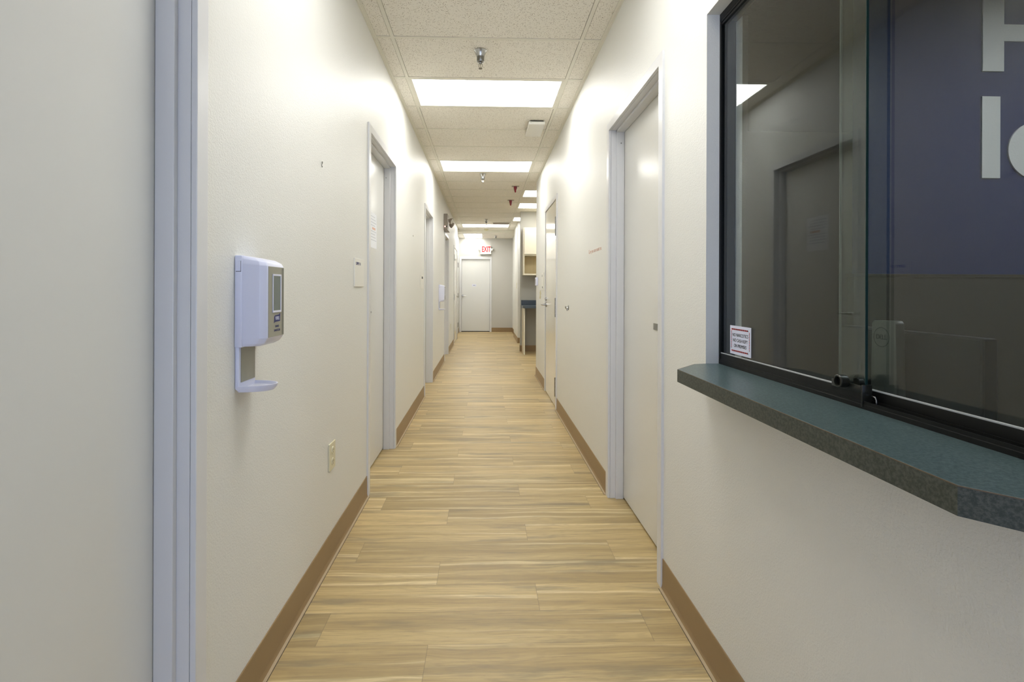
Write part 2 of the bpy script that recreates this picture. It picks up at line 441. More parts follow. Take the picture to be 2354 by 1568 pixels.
def lever(par, X, lf, y, z, dr, name='door_handle'):
    """lever handle: rose, neck and bar pointing dr (+1 away, -1 near)"""
    bm = BM()
    sg = 1 if X(1) > X(0) else -1
    R = Matrix.Translation((X(lf), y, z)) @ Matrix.Rotation(sg*PI/2, 4, 'Y')
    join(bm, lathe(BM(), [(0, 0), (.031, 0), (.031, .006), (.026, .010), (.012, .012), (.011, .05), (0, .05)]), R)
    tube(bm, [(X(lf+.045), y, z), (X(lf+.055), y+dr*.006, z), (X(lf+.056), y+dr*.03, z), (X(lf+.055), y+dr*.075, z), (X(lf+.052), y+dr*.115, z-.003)], [.011, .011, .0095, .008, .007])
    o = obj(name, bm, M['chrome'], par, True); return o

# left wall
d0, leaf0, X0, a0, b0, l0 = wall_door('door_1', 'L', .300, 1.306)
d1, leaf1, X1, a1, b1, l1 = wall_door('door_2', 'L', 3.090, 4.066)
d2, leaf2, X2, a2, b2, l2 = wall_door('door_3', 'L', 5.965, 6.920)
d3, leaf3, X3, a3, b3, l3 = wall_door('door_4', 'L', 8.890, 9.900)
d4, leaf4, X4, a4, b4, l4 = wall_door('door_5', 'L', 11.56, 12.86, flush=True, gloss=True)
# right wall
e1, leafe1, Y1, c1, f1, k1 = wall_door('door_6', 'R', 2.116, 3.094)
e2, leafe2, Y2, c2, f2, k2 = wall_door('door_7', 'R', 5.280, 6.330, flush=True, gloss=True)
# leaf on the set-back wall at the far left
XL2 = -.790; XR2 = .832
d5, leaf5, X5, a5, b5, l5 = wall_door('door_8', 'L', 13.36, 14.56, flush=True, face=XL2)
for z in (.19, 1.10, 2.02): hinge(d4, X4, l4, a4+.002, z, .14)
for z in (.25, 1.10, 1.98): hinge(d5, X5, l5, b5-.002, z, .14)
lever(d4, X4, l4, b4-.09, 1.105, -1); lever(d5, X5, l5, a5+.09, 1.105, 1)
for z in (.235, 1.085, 1.955): hinge(e2, Y2, k2, c2+.002, z, .205)
lever(e2, Y2, k2, f2-.10, 1.092, 1)
bm = BM(); t = lathe(BM(), [(0, 0), (.027, 0), (.027, .008), (.020, .014), (0, .014)])
join(bm, t, Matrix.Translation((Y2(k2), f2-.10, 1.165)) @ Matrix.Rotation(-PI/2, 4, 'Y')); box(bm, Y2(k2+.012), Y2(k2+.030), f2-.125, f2-.075, 1.160, 1.170, .003)
obj('thumb_turn', bm, M['chrome'], e2, True)
lever(d1, X1, l1, a1+.070, 1.125, 1)
# small square cover plate on the right-hand door, screws in the frames
bm = BM(); box(bm, Y1(k1), Y1(k1+.003), 2.432, 2.492, 1.076, 1.109, .001); obj('cover_plate', bm, M['metal_plate'], e1)
def screw(par, x, y, z, axis='y', r=.004):
    bm = BM(); join(bm, lathe(BM(), [(0, 0), (r, 0), (r*.8, .0015), (0, .0015)], None, 12), Matrix.Translation((x, y, z)) @ Matrix.Rotation(PI/2, 4, 'X'))
    obj('screw', bm, M['chrome_dk'], par, True)
screw(d1, X1(-.066), b1-.0165, 2.16); screw(e1, Y1(-.062), f1-.0165, 2.17)

# ------------------------------------------------------------------ walls
def wall_with_doors(x0, x1, y0, y1, doors, z1=HZ):
    bm = BM(); ys = y0
    for a, b in sorted(doors):
        if a+.004 > ys: box(bm, x0, x1, ys, a+.004, 0, z1)
        box(bm, x0, x1, a+.004, b-.004, ZT-.004, z1); ys = b-.004
    if y1 > ys: box(bm, x0, x1, ys, y1, 0, z1)
    return bm
DL = [(.300, 1.306), (3.090, 4.066), (5.965, 6.920), (8.890, 9.900), (11.56, 12.86)]
bm = wall_with_doors(XLO, XL, YB, 13.19, [(a+.03, b-.03) for a, b in DL]); struct('wall_left', bm, M['wall'])
bm = wall_with_doors(XLO-.07, XL2, 13.19, YE, [(13.39, 14.53)]); struct('wall_left_far', bm, M['wall'])
# right wall with the reception window opening
WY0, WY1, WZ1 = .500, 1.712, 2.229
bm = BM()
box(bm, XR, XRO, YB, WY0, 0, HZ); box(bm, XR, XRO, WY0, WY1, 0, SILL-.04); box(bm, XR, XRO, WY0, WY1, WZ1, HZ)
t = wall_with_doors(XR, XRO, WY1, 7.47, [(2.146, 3.064), (5.31, 6.30)]); join(bm, t)
struct('wall_right', bm, M['wall'])
# far right wall piece, alcove walls
bm = BM(); box(bm, .785, .905, 11.93, 13.6, 0, HZ); box(bm, XR2, .905, 13.6, YE, 0, HZ); struct('wall_right_far', bm, M['wall'])
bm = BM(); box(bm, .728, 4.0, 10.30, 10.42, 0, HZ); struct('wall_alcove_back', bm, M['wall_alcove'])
bm = BM(); box(bm, XRO, 4.0, 7.35, 7.47, 0, HZ); box(bm, 4.0, 4.1, 7.35, 12.05, 0, HZ); box(bm, .905, 4.1, 11.93, 12.05, 0, HZ); struct('wall_alcove_side', bm, M['wall'])
# end wall with its door
EX0, EX1, EZT = -.768, .200, 2.262
bm = BM(); box(bm, -.95, EX0+.02, YE, YE+.14, 0, HZ); box(bm, EX0+.02, EX1-.02, YE, YE+.14, EZT-.03, HZ); box(bm, EX1-.02, 1.0, YE, YE+.14, 0, HZ)
struct('wall_end', bm, M['wall_end'])
r = sroot('door_9', ((EX0+EX1)/2, YE, 0)); bm = BM()
box(bm, EX0, EX0+.058, YE-.012, YE+.004, 0, EZT, .002); box(bm, EX1-.058, EX1, YE-.012, YE+.004, 0, EZT, .002); box(bm, EX0+.055, EX1-.055, YE-.012, YE+.004, EZT-.07, EZT, .002)
box(bm, EX0+.046, EX0+.058, YE, YE+.12, 0, EZT-.07); box(bm, EX1-.058, EX1-.046, YE, YE+.12, 0, EZT-.07); box(bm, EX0+.05, EX1-.05, YE, YE+.12, EZT-.07, EZT-.058)
obj('door_frame', bm, M['trim'], r)
bm = BM(); box(bm, EX0+.061, EX1-.061, YE+.045, YE+.09, .020, EZT-.074, .0015); obj('door_leaf', bm, M['leaf'], r)
bm = BM(); box(bm, EX0+.058, EX1-.058, YE+.03, YE+.12, 0, .019); obj('gap_shade', bm, M['dark'], r)  # dark strip painting the shaded gap under the leaf
bm = BM(); box(bm, EX0+.03, EX1-.03, YE+.095, YE+.10, 0, EZT-.04); obj('gap_blocker', bm, M['dark'], r)  # added sheet behind the leaf, blocks world light leaking through the gap
bm = BM(); join(bm, lathe(BM(), [(0, 0), (.034, 0), (.034, .008), (.014, .012), (.014, .04), (.030, .052), (.034, .066), (.026, .078), (0, .082)]), Matrix.Translation((-.675, YE+.045, 1.085)) @ Matrix.Rotation(PI/2, 4, 'X'))
tube(bm, [(-.675, YE-.02, 1.085), (-.62, YE-.022, 1.083), (-.565, YE-.02, 1.082)], [.010, .010, .008]); obj('door_handle', bm, M['chrome'], r, True)
ss = thing('room_sign', 'tiny white room number plate on the end door below the exit sign', 'sign', (-.33, YE+.045, 1.40))
bm = BM(); box(bm, -.390, -.270, YE+.040, YE+.0445, 1.370, 1.432, .002); obj('plate', bm, M['white'], ss)
bm = BM(); box(bm, -.365, -.295, YE+.0393, YE+.040, 1.395, 1.412); obj('lettering', bm, M['metal_plate'], ss)
# entrance behind the camera: end wall with a wide glazed opening (daylight comes from here)
bm = BM(); box(bm, XLO, XL+.08, YB-.1, YB, 0, HZ); box(bm, XR-.08, XRO, YB-.1, YB, 0, HZ); box(bm, XL+.08, XR-.08, YB-.1, YB, 2.35, HZ); struct('wall_entrance', bm, M['wall'])
bm = BM()
for (xa, xb, za, zb) in ((XL+.08, XL+.13, 0, 2.35), (XR-.13, XR-.08, 0, 2.35), (XL+.13, XR-.13, 2.29, 2.35), (XL+.13, XR-.13, 0, .12), (.0, .05, .12, 2.29)): box(bm, xa, xb, YB-.06, YB-.01, za, zb, .002)
struct('trim_1', bm, M['frame2'])

# ------------------------------------------------------------------ reception room behind the window
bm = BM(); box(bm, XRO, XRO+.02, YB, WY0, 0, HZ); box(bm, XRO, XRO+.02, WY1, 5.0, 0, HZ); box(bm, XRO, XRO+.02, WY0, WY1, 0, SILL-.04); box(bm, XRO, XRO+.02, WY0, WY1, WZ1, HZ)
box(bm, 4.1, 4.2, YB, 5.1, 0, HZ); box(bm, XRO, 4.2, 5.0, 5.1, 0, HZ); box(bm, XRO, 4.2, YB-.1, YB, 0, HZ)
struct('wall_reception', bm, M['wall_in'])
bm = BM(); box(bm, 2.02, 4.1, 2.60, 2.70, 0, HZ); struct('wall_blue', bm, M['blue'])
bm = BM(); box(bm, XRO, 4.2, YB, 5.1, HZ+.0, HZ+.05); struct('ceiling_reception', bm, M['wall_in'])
# big white letters on the blue wall
def px_at_y(u, v, Y):
    F = 1150.; T = math.atan(.0275); c, s = math.cos(T), math.sin(T); R = .0035
    du, dv = u-1146.6, v-666.; x = (du+dv*R)/F; y = (-du*R+dv)/F
    t = Y/(c-s*x); return (s+c*x)*t, HC-y*t
def letter_rects(name, rects, label):
    bm = BM()
    for u0, u1, v0, v1 in rects:
        xa, za = px_at_y(u0, v0, 2.597); xb, zb = px_at_y(u1, v1, 2.597); box(bm, xa, xb, 2.592, 2.599, za, zb)
    return tag(obj(name, bm, M['letter']), label, 'letter')
letter_rects('wall_letter', [(2258, 2306, -11, 165), (2306, 2405, 57, 97), (2405, 2453, -11, 165)], 'large white capital H in the upper row of letters on the dark blue reception wall')
letter_rects('wall_letter', [(2256, 2297, 222, 410)], 'large white upright stroke letter in the lower row on the dark blue reception wall')
bm = BM(); cx, cz = px_at_y(2384, 347, 2.597); ex, _ = px_at_y(2316, 347, 2.597); R0 = cx-ex; ri = R0*.42
t = bmesh.new(); n = 48; a_ = []; b_ = []
for i in range(n+1):
    an = math.radians(40)+math.radians(280)*i/n
    a_.append((cx+R0*math.cos(an), cz+R0*.95*math.sin(an))); b_.append((cx+ri*math.cos(an), cz+ri*.95*math.sin(an)))
prism(bm, a_+b_[::-1], 'y', 2.592, 2.599); t.free()
tag(obj('wall_letter', bm, M['letter']), 'large white round letter cut off by the right edge of the photo on blue wall', 'letter')
# low dark partition, desk, monitor on its stand
pt = thing('desk_partition', 'low dark olive partition standing in front of the blue wall behind the glass', 'partition', (2.6, 2.2, 0))
bm = BM(); box(bm, 1.640, 4.0, 2.18, 2.22, .03, 1.338, .003); obj('panel', bm, M['partition'], pt)
bm = BM(); box(bm, 1.634, 4.0, 2.174, 2.226, 1.336, 1.350, .002); obj('top_rail', bm, M['blk_pl'], pt)
for x in (1.7, 3.8):
    bm = BM(); box(bm, x, x+.05, 2.0, 2.4, 0, .03, .004); obj('foot', bm, M['blk_pl'], pt)
dk = thing('desk', 'dark desk below the reception window inside the unlit room', 'desk', (1.35, 1.2, 0))
bm = BM(); box(bm, .935, 1.70, .1, 2.1, .735, .765, .003); obj('desktop', bm, M['slate'], dk)
for (x, y) in ((1.0, .16), (1.62, .16), (1.0, 2.0), (1.62, 2.0)):
    bm = BM(); box(bm, x, x+.045, y, y+.045, 0, .735, .002); obj('leg', bm, M['blk_pl'], dk)
mo = thing('computer_monitor', 'computer monitor seen from behind through the glass, tall grey stand neck with round emblem', 'monitor', (1.125, 1.32, .765))
def rotz(bm, ang, cen):
    bmesh.ops.rotate(bm, verts=bm.verts[:], cent=Vector(cen), matrix=Matrix.Rotation(ang, 3, 'Z')); return bm
XN = 1.10     # the neck's back face looks straight at the window
bm = BM(); prism(bm, [(1.300, .775), (1.402, .775), (1.394, 1.182), (1.388, 1.191), (1.318, 1.194), (1.311, 1.186)], 'x', XN, XN+.026, .003)
neck = obj('stand_neck', bm, M['grey_pl'], mo, True); neck['label'] = 'grey stand neck with a round emblem'
bm = BM(); t = bmesh.new(); cy_, cz_ = 1.358, 1.146
va, vb = [], []
for i in range(40):
    an = 2*PI*i/40; va.append(t.verts.new((XN-.0006, cy_+.0275*math.cos(an), cz_+.0275*math.sin(an)))); vb.append(t.verts.new((XN-.0006, cy_+.0258*math.cos(an), cz_+.0258*math.sin(an))))
for i in range(40): t.faces.new((va[i], va[(i+1) % 40], vb[(i+1) % 40], vb[i]))
join(bm, t); join(bm, text_bm('DELL', .0185, .9), Matrix.Translation((XN-.0006, cy_, cz_)) @ orient('R'))
obj('emblem', bm, M['blk_pl'], neck)
bm = BM(); box(bm, XN-.06, XN+.14, 1.25, 1.45, .765, .777, .004); obj('base', bm, M['grey_pl'], mo)
bm = BM(); box(bm, XN+.045, XN+.085, 1.12, 1.58, .86, 1.165, .006); obj('screen', bm, M['blk_pl'], mo)

# ------------------------------------------------------------------ baseboards (vinyl cove base)
BH = .128
def cove(bm, side, y0, y1, wf):
    sg = 1 if side == 'L' else -1
    prof = [(0, 0), (.010, 0), (.009, .004), (.006, .012), (.0045, .022), (.0040, BH-.002), (.003, BH), (0, BH)]
    prism(bm, [(wf+sg*(p[0]-.0), p[1]) for p in prof], 'y', y0, y1)
ck, dl = BM(), BM()
def caulk(side, y0, y1, wf):
    sg = 1 if side == 'L' else -1
    box(ck, wf+sg*.0085, wf+sg*.0195, y0, y1, 0, .0125 if False else .0042, .001); box(dl, wf+sg*.0194, wf+sg*.0208, y0, y1, 0, .0008)
bl = BM()
for a, b in ((YB, .300), (1.306, 3.090), (4.066, 5.965), (6.920, 8.890), (9.900, 11.56), (12.86, 13.19)): cove(bl, 'L', a, b, XL); caulk('L', a, b, XL)
cove(bl, 'L', 14.56, YE, XL2); cove(bl, 'L', 13.19, 13.36, XL2)
struct('baseboard_left', bl, M['base'])
br = BM()
for a, b in ((YB, 2.116), (3.094, 5.280), (6.330, 7.47)): cove(br, 'R', a, b, XR); caulk('R', a, b, XR)
box(br, XR-.004, XRO+.1, 7.47, 7.476, 0, BH)
cove(br, 'R', 11.93, 13.6, .785); cove(br, 'R', 13.6, YE, XR2); box(br, .785, 4.0, 11.922, 11.93, 0, BH)
struct('baseboard_right', br, M['base']); struct('trim_4', ck, M['caulk']); struct('trim_5', dl, M['dark'])
bm = BM(); box(bm, EX1, XR2, YE-.006, YE, 0, BH); box(bm, EX1, XR2, YE-.016, YE, 0, .006); struct('baseboard_end', bm, M['base'])
bm = BM(); box(bm, .724, 4.0, 10.294, 10.30, 0, BH); box(bm, .722, .728, 10.294, 10.426, 0, BH); box(bm, XRO, 4.0, 7.47, 7.476, 0, BH); struct('baseboard_alcove', bm, M['base'])

# ------------------------------------------------------------------ ceiling: tiles, grid, perimeter angle
rows = [TY0+TP*k for k in range(-10, 18)]          # cross tees up to the drop
lights_at = []                                       # (x0,x1,row y0) of fixtures
def tee_rows(): return rows
LT_MAIN = [rows.index(y) for y in rows if abs(y-(TY0+TP)) < 1e-6]
def yrow(k): return TY0+TP*k
light_cells = {('m', -3), ('m', 1), ('m', 5), ('m', 15), ('r', 8), ('r', 10), ('r', 13)}
# cells
bm = BM(); tw = .012; rec = .004
def tilecell(x0, x1, y0, y1, z):
    box(bm, x0+.0025, x1-.0025, y0+.0025, y1-.0025, z+rec-.0035, z+.03)
for k in range(-10, 17):
    ya, yb = yrow(k)+tw, yrow(k+1)-tw
    if yb < YB: continue
    tilecell(XL+.022, XT1-tw, ya, yb, HZ)
    if ('m', k) not in light_cells: tilecell(XT1+tw, XT2-tw, ya, yb, HZ)
    if yb < 7.47: tilecell(XT2+tw, XR-.022, ya, yb, HZ)
    elif k == 6 or k == 7:
        tilecell(XT2+tw, XR-.022 if k == 6 else XT2+2*TP-tw, ya, yb, HZ)
    else:
        if ('r', k) not in light_cells: tilecell(XT2+tw, XT2+2*TP-tw, ya, yb, HZ)
    if k >= 7 and k < 15:
        tilecell(XT2+2*TP+tw, XT2+4*TP-tw, ya, yb, HZ); tilecell(XT2+4*TP+tw, 4.1, ya, yb, HZ)
# slab above so that no light leaks through the joints
box(bm, XLO-.1, 4.2, YB, YE+.2, HZ+.035, HZ+.06)
# lower ceiling at the far end
def tile2(x0, x1, y0, y1): box(bm, x0+.0025, x1-.0025, y0+.0025, y1-.0025, HZ2+.0005, HZ2+.03)
YD = YDROP
yv = [YD+.03, YD+.30, YE]
for (xa, xb) in ((XL2+.02, -.645), (-.052, .56), (.584, XR2-.02)):
    tile2(xa, xb, yv[0]+.01, yv[1]-tw); tile2(xa, xb, yv[1]+tw, yv[2]-.02)
tile2(-.645+.024, -.052-.024, yv[0]+.01, yv[1]-tw)
ceil = struct('ceiling', bm, M['tile'])
# grid
bm = BM()
def tee(x0, x1, y0, y1, z=HZ): box(bm, x0, x1, y0, y1, z-.002, z+.012)
tee(XT1-tw, XT1+tw, YB, YD); tee(XT2-tw, XT2+tw, YB, YD)
tee(XT2+2*TP-tw, XT2+2*TP+tw, 7.47, 11.93); tee(XT2+4*TP-tw, XT2+4*TP+tw, 7.47, 11.93)
for k in range(-10, 18):
    y = yrow(k)
    if y < YB: continue
    tee(XL, XR if y < 7.4 else (4.0 if y < 12 else XR+.02), y-tw, y+tw, HZ-.0004)
# perimeter angle (stepped)
def angle(x0, x1, y0, y1, z=HZ): box(bm, x0, x1, y0, y1, z-.0035, z+.012)
angle(XL, XL+.024, YB, 13.2); box(bm, XL, XL+.010, YB, 13.2, HZ-.012, HZ)
angle(XR-.024, XR, YB, 7.47); box(bm, XR-.010, XR, YB, 7.47, HZ-.012, HZ)
angle(XR-.024, XRO+.1, 7.47, 7.494)
angle(.728, 4.0, 10.276, 10.30); angle(.785-.022, .785, 11.93, YD); angle(.763, 4, 11.908, 11.93)
box(bm, XL2, XR2, YD-.006, YD+.012, HZ2-.002, HZ+.02)         # fascia of the drop
box(bm, XL2, XR2, YD+.012, YD+.036, HZ2-.002, HZ2+.01)
for y in (YD+.30,): tee(XL2, XR2, y-tw, y+tw, HZ2)
for x in (-.633, -.064, .572): tee(x-tw, x+tw, YD+.03, YE, HZ2)
angle(XL2, XL2+.02, YD, YE, HZ2); angle(XR2-.02, XR2, YD, YE, HZ2); angle(XL2, XR2, YE-.02, YE, HZ2)
struct('trim_2', bm, M['grid'])
bm = BM(); box(bm, XLO-.07, XL, 13.19, 13.6, HZ, HZ+.03); box(bm, .785, XR2+.1, YD, YE, HZ2+.002, HZ2+.03); struct('trim_3', bm, M['grid'])

# ------------------------------------------------------------------ ceiling lights
def light_fixture(label, loc, wx, wy, mat='diff'):
    o = thing('ceiling_light', label, 'ceiling light', loc, None)
    bm = BM(); hx, hy = wx/2, wy/2; w = .020
    for (x0, x1, y0, y1) in ((-hx, hx, -hy, -hy+w), (-hx, hx, hy-w, hy), (-hx, -hx+w, -hy+w, hy-w), (hx-w, hx, -hy+w, hy-w)): box(bm, x0, x1, y0, y1, -.002, .014, .001)
    box(bm, -hx, hx, -hy, hy, .015, .03)
    obj('frame', bm, M['grid'], o, local=True)
    bm = BM(); box(bm, -hx+w-.001, hx-w+.001, -hy+w-.001, hy-w+.001, .003, .009); obj('diffuser', bm, M[mat], o, local=True)
    return o
xm = (XT1+XT2)/2; W4, W2 = 2*TP-2*tw, TP-2*tw
L1_ = light_fixture('bright rectangular ceiling light nearest the camera, behind the first sprinkler', (xm, yrow(1)+TP/2, HZ), W4, W2)
LG = 'flat lit troffers in the grid ceiling'
L1_['group'] = LG
dup(L1_, (xm, yrow(5)+TP/2, HZ), 'second bright ceiling light along the corridor, just in front of the second sprinkler', LG)
dup(L1_, (xm, yrow(15)+TP/2, HZ), 'thin-looking bright ceiling light far down the corridor, right before the ceiling steps down', LG)
dup(L1_, (xm, yrow(-3)+TP/2, HZ), 'lit ceiling light overhead beside the reception window, out of the photo above its top edge', LG)
xr_ = XT2+TP
dup(L1_, (xr_, yrow(8)+TP/2, HZ), 'ceiling light over the side alcove, nearest and highest of the three on the right', LG)
dup(L1_, (xr_, yrow(10)+TP/2, HZ), 'ceiling light over the side alcove just in front of the wall cabinet', LG)
dup(L1_, (xr_, yrow(13)+TP/2, HZ), 'ceiling light behind the alcove wall, smallest of the three on the right', LG)
l4_ = light_fixture('square-looking ceiling light in the lowered ceiling beside the end wall above the exit sign', (-.3485, YD+.30+.605, HZ2), .545, 1.16); l4_['group'] = LG
light_fixture('added unseen ceiling light in the reception room, brightening the blue wall and letters', (3.0, 1.25, HZ-.02), 1.15, .56, 'diff_added')  # added fixture, out of view

# ------------------------------------------------------------------ sprinklers
def sprinkler(label, loc):
    o = thing('fire_sprinkler', label, 'sprinkler', loc)
    bm = lathe(BM(), [(0, 0), (.043, 0), (.044, -.003), (.036, -.014), (.029, -.032), (.026, -.042), (0, -.042)], None, 40)
    obj('escutcheon', bm, M['chrome'], o, True, True)
    bm = lathe(BM(), [(0, -.040), (.0255, -.042), (.0255, -.072), (.022, -.078), (.012, -.082), (.010, -.088), (0, -.088)], None, 32)
    obj('cup', bm, M['chrome_dk'], o, True, True)
    bm = BM()
    for s in (-1, 1): tube(bm, [(s*.009, 0, -.084), (s*.0125, 0, -.094), (s*.0125, 0, -.106), (s*.006, 0, -.117), (0, 0, -.119)], .0022, 8)
    tube(bm, [(0, 0, -.086), (0, 0, -.119)], .0022, 8)
    obj('frame_arms', bm, M['chrome'], o, True, True)
    bm = lathe(BM(), [(0, -.118), (.012, -.119), (.0135, -.1215), (0, -.1225)], None, 20)
    obj('deflector', bm, M['chrome_dk'], o, True, True)
    return o
sp = sprinkler('chrome pendent sprinkler nearest the camera, in front of the first ceiling light', (-.036, 3.385, HZ-.001)); SG = 'sprinklers along the corridor ceiling'; sp['group'] = SG
dup(sp, (-.037, 6.992, HZ-.001), 'chrome sprinkler hanging just behind the second ceiling light', SG)
dup(sp, (.024, 11.50, HZ-.001), 'small chrome sprinkler in front of the far thin ceiling light', SG)
dup(sp, (.30, 14.26, HZ2-.001), 'tiny sprinkler under the lowered ceiling to the right of the last light', SG)

# wireless / alarm box on the ceiling
o = thing('ceiling_speaker_box', 'white rounded box on the ceiling between the first two ceiling lights', 'ceiling device', (.49, 4.92, HZ))
bm = BM(); box(bm, .425, .555, 4.76, 5.10, HZ-.018, HZ-.002, .004); obj('mounting_plate', bm, M['blk_pl'], o)
bm = BM(); box(bm, .410, .565, 4.735, 5.125, HZ-.045, HZ-.016, .007, 3); obj('cover', bm, M['white2'], o, True)
bm = BM(); join(bm, lathe(BM(), [(0, 0), (.0025, 0), (.0025, .001), (0, .001)], None, 12), Matrix.Translation((.430, 4.7355, HZ-.030)) @ Matrix.Rotation(PI/2, 4, 'X')); obj('indicator', bm, M['blk_pl'], o)
# red pendants
def pendant(label, loc):
    o = thing('call_light', label, 'signal light', loc)
    bm = BM(); box(bm, -.057, .057, -.035, .035, -.005, 0, .002); obj('plate', bm, M['tan_box'], o, local=True)
    bm = lathe(BM(), [(0, -.004), (.028, -.004), (.025, -.03), (.017, -.070), (.011, -.092), (.004, -.098), (0, -.098)], None, 24); obj('lens', bm, M['red'], o, True, True)
    return o
p = pendant('red cone shaped signal light on the ceiling, nearer and higher of the two', (.468, 7.80, HZ-.001)); p['group'] = 'red signal lights'
dup(p, (.458, 9.02, HZ-.001), 'red cone shaped signal light on the ceiling, farther and lower of the two', 'red signal lights')
# smoke detector, vent
o = thing('smoke_detector', 'yellowed round smoke detector on the ceiling just behind the far thin light', 'smoke detector', (.03, 13.40, HZ))
bm = lathe(BM(), [(0, 0), (.058, 0), (.058, -.012), (.048, -.022), (0, -.024)], None, 32)
obj('housing', bm, M['yellow'], o, True, True)
bm = lathe(BM(), [(0, -.022), (.026, -.022), (.022, -.034), (0, -.036)], None, 24); obj('sensor_cap', bm, M['yellow'], o, True, True)
o = thing('ceiling_vent', 'grey slatted air vent in the ceiling right before the far thin light', 'air vent', (.38, 12.16, HZ))
bm = BM()
for (x0, x1, y0, y1) in ((.17, .60, 11.99, 12.01), (.17, .60, 12.31, 12.33), (.17, .19, 12.01, 12.31), (.58, .60, 12.01, 12.31)): box(bm, x0, x1, y0, y1, HZ-.010, HZ+.001, .001)
obj('frame', bm, M['grid'], o)
bm = BM()
for i in range(9):
    y = 12.025+i*.033; prism(bm, [(y, HZ-.003), (y+.003, HZ-.003), (y+.018, HZ-.009), (y+.015, HZ-.009)], 'x', .19, .58)
obj('slats', bm, M['tan_box'], o)

# ------------------------------------------------------------------ reception window: ledge, frame, sashes
led = BM()
outline = [(.618, .636), (.618, 1.586), (.722, 1.700), (.7645, 1.7105), (.812, 1.7105), (.812, .502), (.7645, .502), (.722, .522)]
prism(led, outline, 'z', SILL-.040, SILL, .0012)
lg = thing('transaction_ledge', 'dark teal speckled laminate ledge with clipped corners below the reception window', 'ledge', (XR, 1.11, SILL-.04))
obj('ledge_top', led, M['teal'], lg)
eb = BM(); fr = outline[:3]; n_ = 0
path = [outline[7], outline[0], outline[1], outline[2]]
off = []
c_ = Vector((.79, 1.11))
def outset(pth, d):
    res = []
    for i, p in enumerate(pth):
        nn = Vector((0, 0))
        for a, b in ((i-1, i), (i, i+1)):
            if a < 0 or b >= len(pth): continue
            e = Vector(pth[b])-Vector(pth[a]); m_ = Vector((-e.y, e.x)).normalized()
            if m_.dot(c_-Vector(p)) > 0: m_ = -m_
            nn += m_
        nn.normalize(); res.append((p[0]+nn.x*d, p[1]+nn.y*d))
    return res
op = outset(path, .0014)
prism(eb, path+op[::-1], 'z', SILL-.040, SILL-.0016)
obj('shaded_edge', eb, M['teal_shade'], lg)
eb = BM(); prism(eb, path+outset(path, .0012)[::-1], 'z', SILL-.0016, SILL-.0002); obj('core_line', eb, M['phenolic'], lg)
w = sroot('window_1', (.83, 1.1, SILL))
FX0, FX1 = .810, .865
bm = BM()
box(bm, FX0, FX1, WY1-.005, WY1, SILL+.001, WZ1, .001); box(bm, FX0, FX1, WY0, WY0+.016, SILL+.001, WZ1, .001)
box(bm, FX0, FX1, WY0, WY1, SILL-.038, SILL+.010, .001); box(bm, FX0, FX1, WY0, WY1, WZ1-.022, WZ1, .001)
# track ribs
for x in (FX0+.001, .832, .861):
    box(bm, x, x+.0022, WY0, WY1, SILL+.010, SILL+.017); box(bm, x, x+.0022, WY0, WY1, WZ1-.03, WZ1-.02); box(bm, x, x+.0022, WY1-.009, WY1-.005, SILL, WZ1)
obj('window_frame', bm, M['frame'], w)
def sash(x, y0, y1, nm):
    s = bpy.data.objects.new(nm, None); C.objects.link(s); s.parent = w; s['_w'] = w['_w']
    z0 = SILL+.011
    bm = BM(); box(bm, x-.007, x+.007, y0, y1, z0, z0+.026, .001); box(bm, x-.007, x+.007, y0, y1, WZ1-.040, WZ1-.022, .001)
    obj('sash_rail', bm, M['frame'], s)
    bm = BM(); box(bm, x-.0068, x-.0028, y0+.002, y1-.002, z0+.0255, z0+.0290, .0006); obj('glazing_bead', bm, M['gasket'], s)
    bm = BM(); box(bm, x-.0025, x+.0025, y0, y1, z0+.024, WZ1-.036); obj('pane', bm, M['glass'], s)
    return s
def pane_edge(s, x, y, mat):
    bm = BM(); box(bm, x-.0026, x+.0026, y-.0012, y+.0004, SILL+.036, WZ1-.037); obj('pane_edge', bm, mat, s)
s1 = sash(.820, 1.054, WY1-.006, 'front_sash'); s2 = sash(.846, WY0+.01, 1.169, 'rear_sash')
pane_edge(s1, .820, 1.0538, M['pane_edge']); pane_edge(s2, .846, 1.1694, M['pane_edge2'])
# lock at the meeting end of the front sash
z0 = SILL+.037
bm = BM(); box(bm, .8085, .8125, 1.054, 1.145, z0-.004, z0+.012, .0008); box(bm, .8085, .830, 1.049, 1.0535, SILL+.004, z0+.014, .0008)
join(bm, lathe(BM(), [(0, 0), (.0138, 0), (.0145, .002), (.0145, .017), (.0130, .0185), (.0105, .0185), (.0098, .010), (0, .010)], None, 32), Matrix.Translation((.8085, 1.100, z0+.014)) @ Matrix.Rotation(-PI/2, 4, 'Y'))
join(bm, lathe(BM(), [(0, 0), (.0095, 0), (.0095, .012), (0, .012)], None, 24), Matrix.Translation((.832, 1.082, z0+.014)) @ Matrix.Rotation(-PI/2, 4, 'Y'))
lk = obj('sash_lock', bm, M['frame2'], w, True); lk['label'] = 'round bronze showcase lock'
bm = BM(); tube(bm, [(.826, 1.046, SILL+.028), (.826, 1.036, SILL+.028), (.826, 1.033, SILL+.022), (.826, 1.033, SILL+.006)], .0016, 8); obj('latch_hook', bm, M['chrome'], w, True)
screw(w, .878, WY1-.0015, 1.93, r=.003)
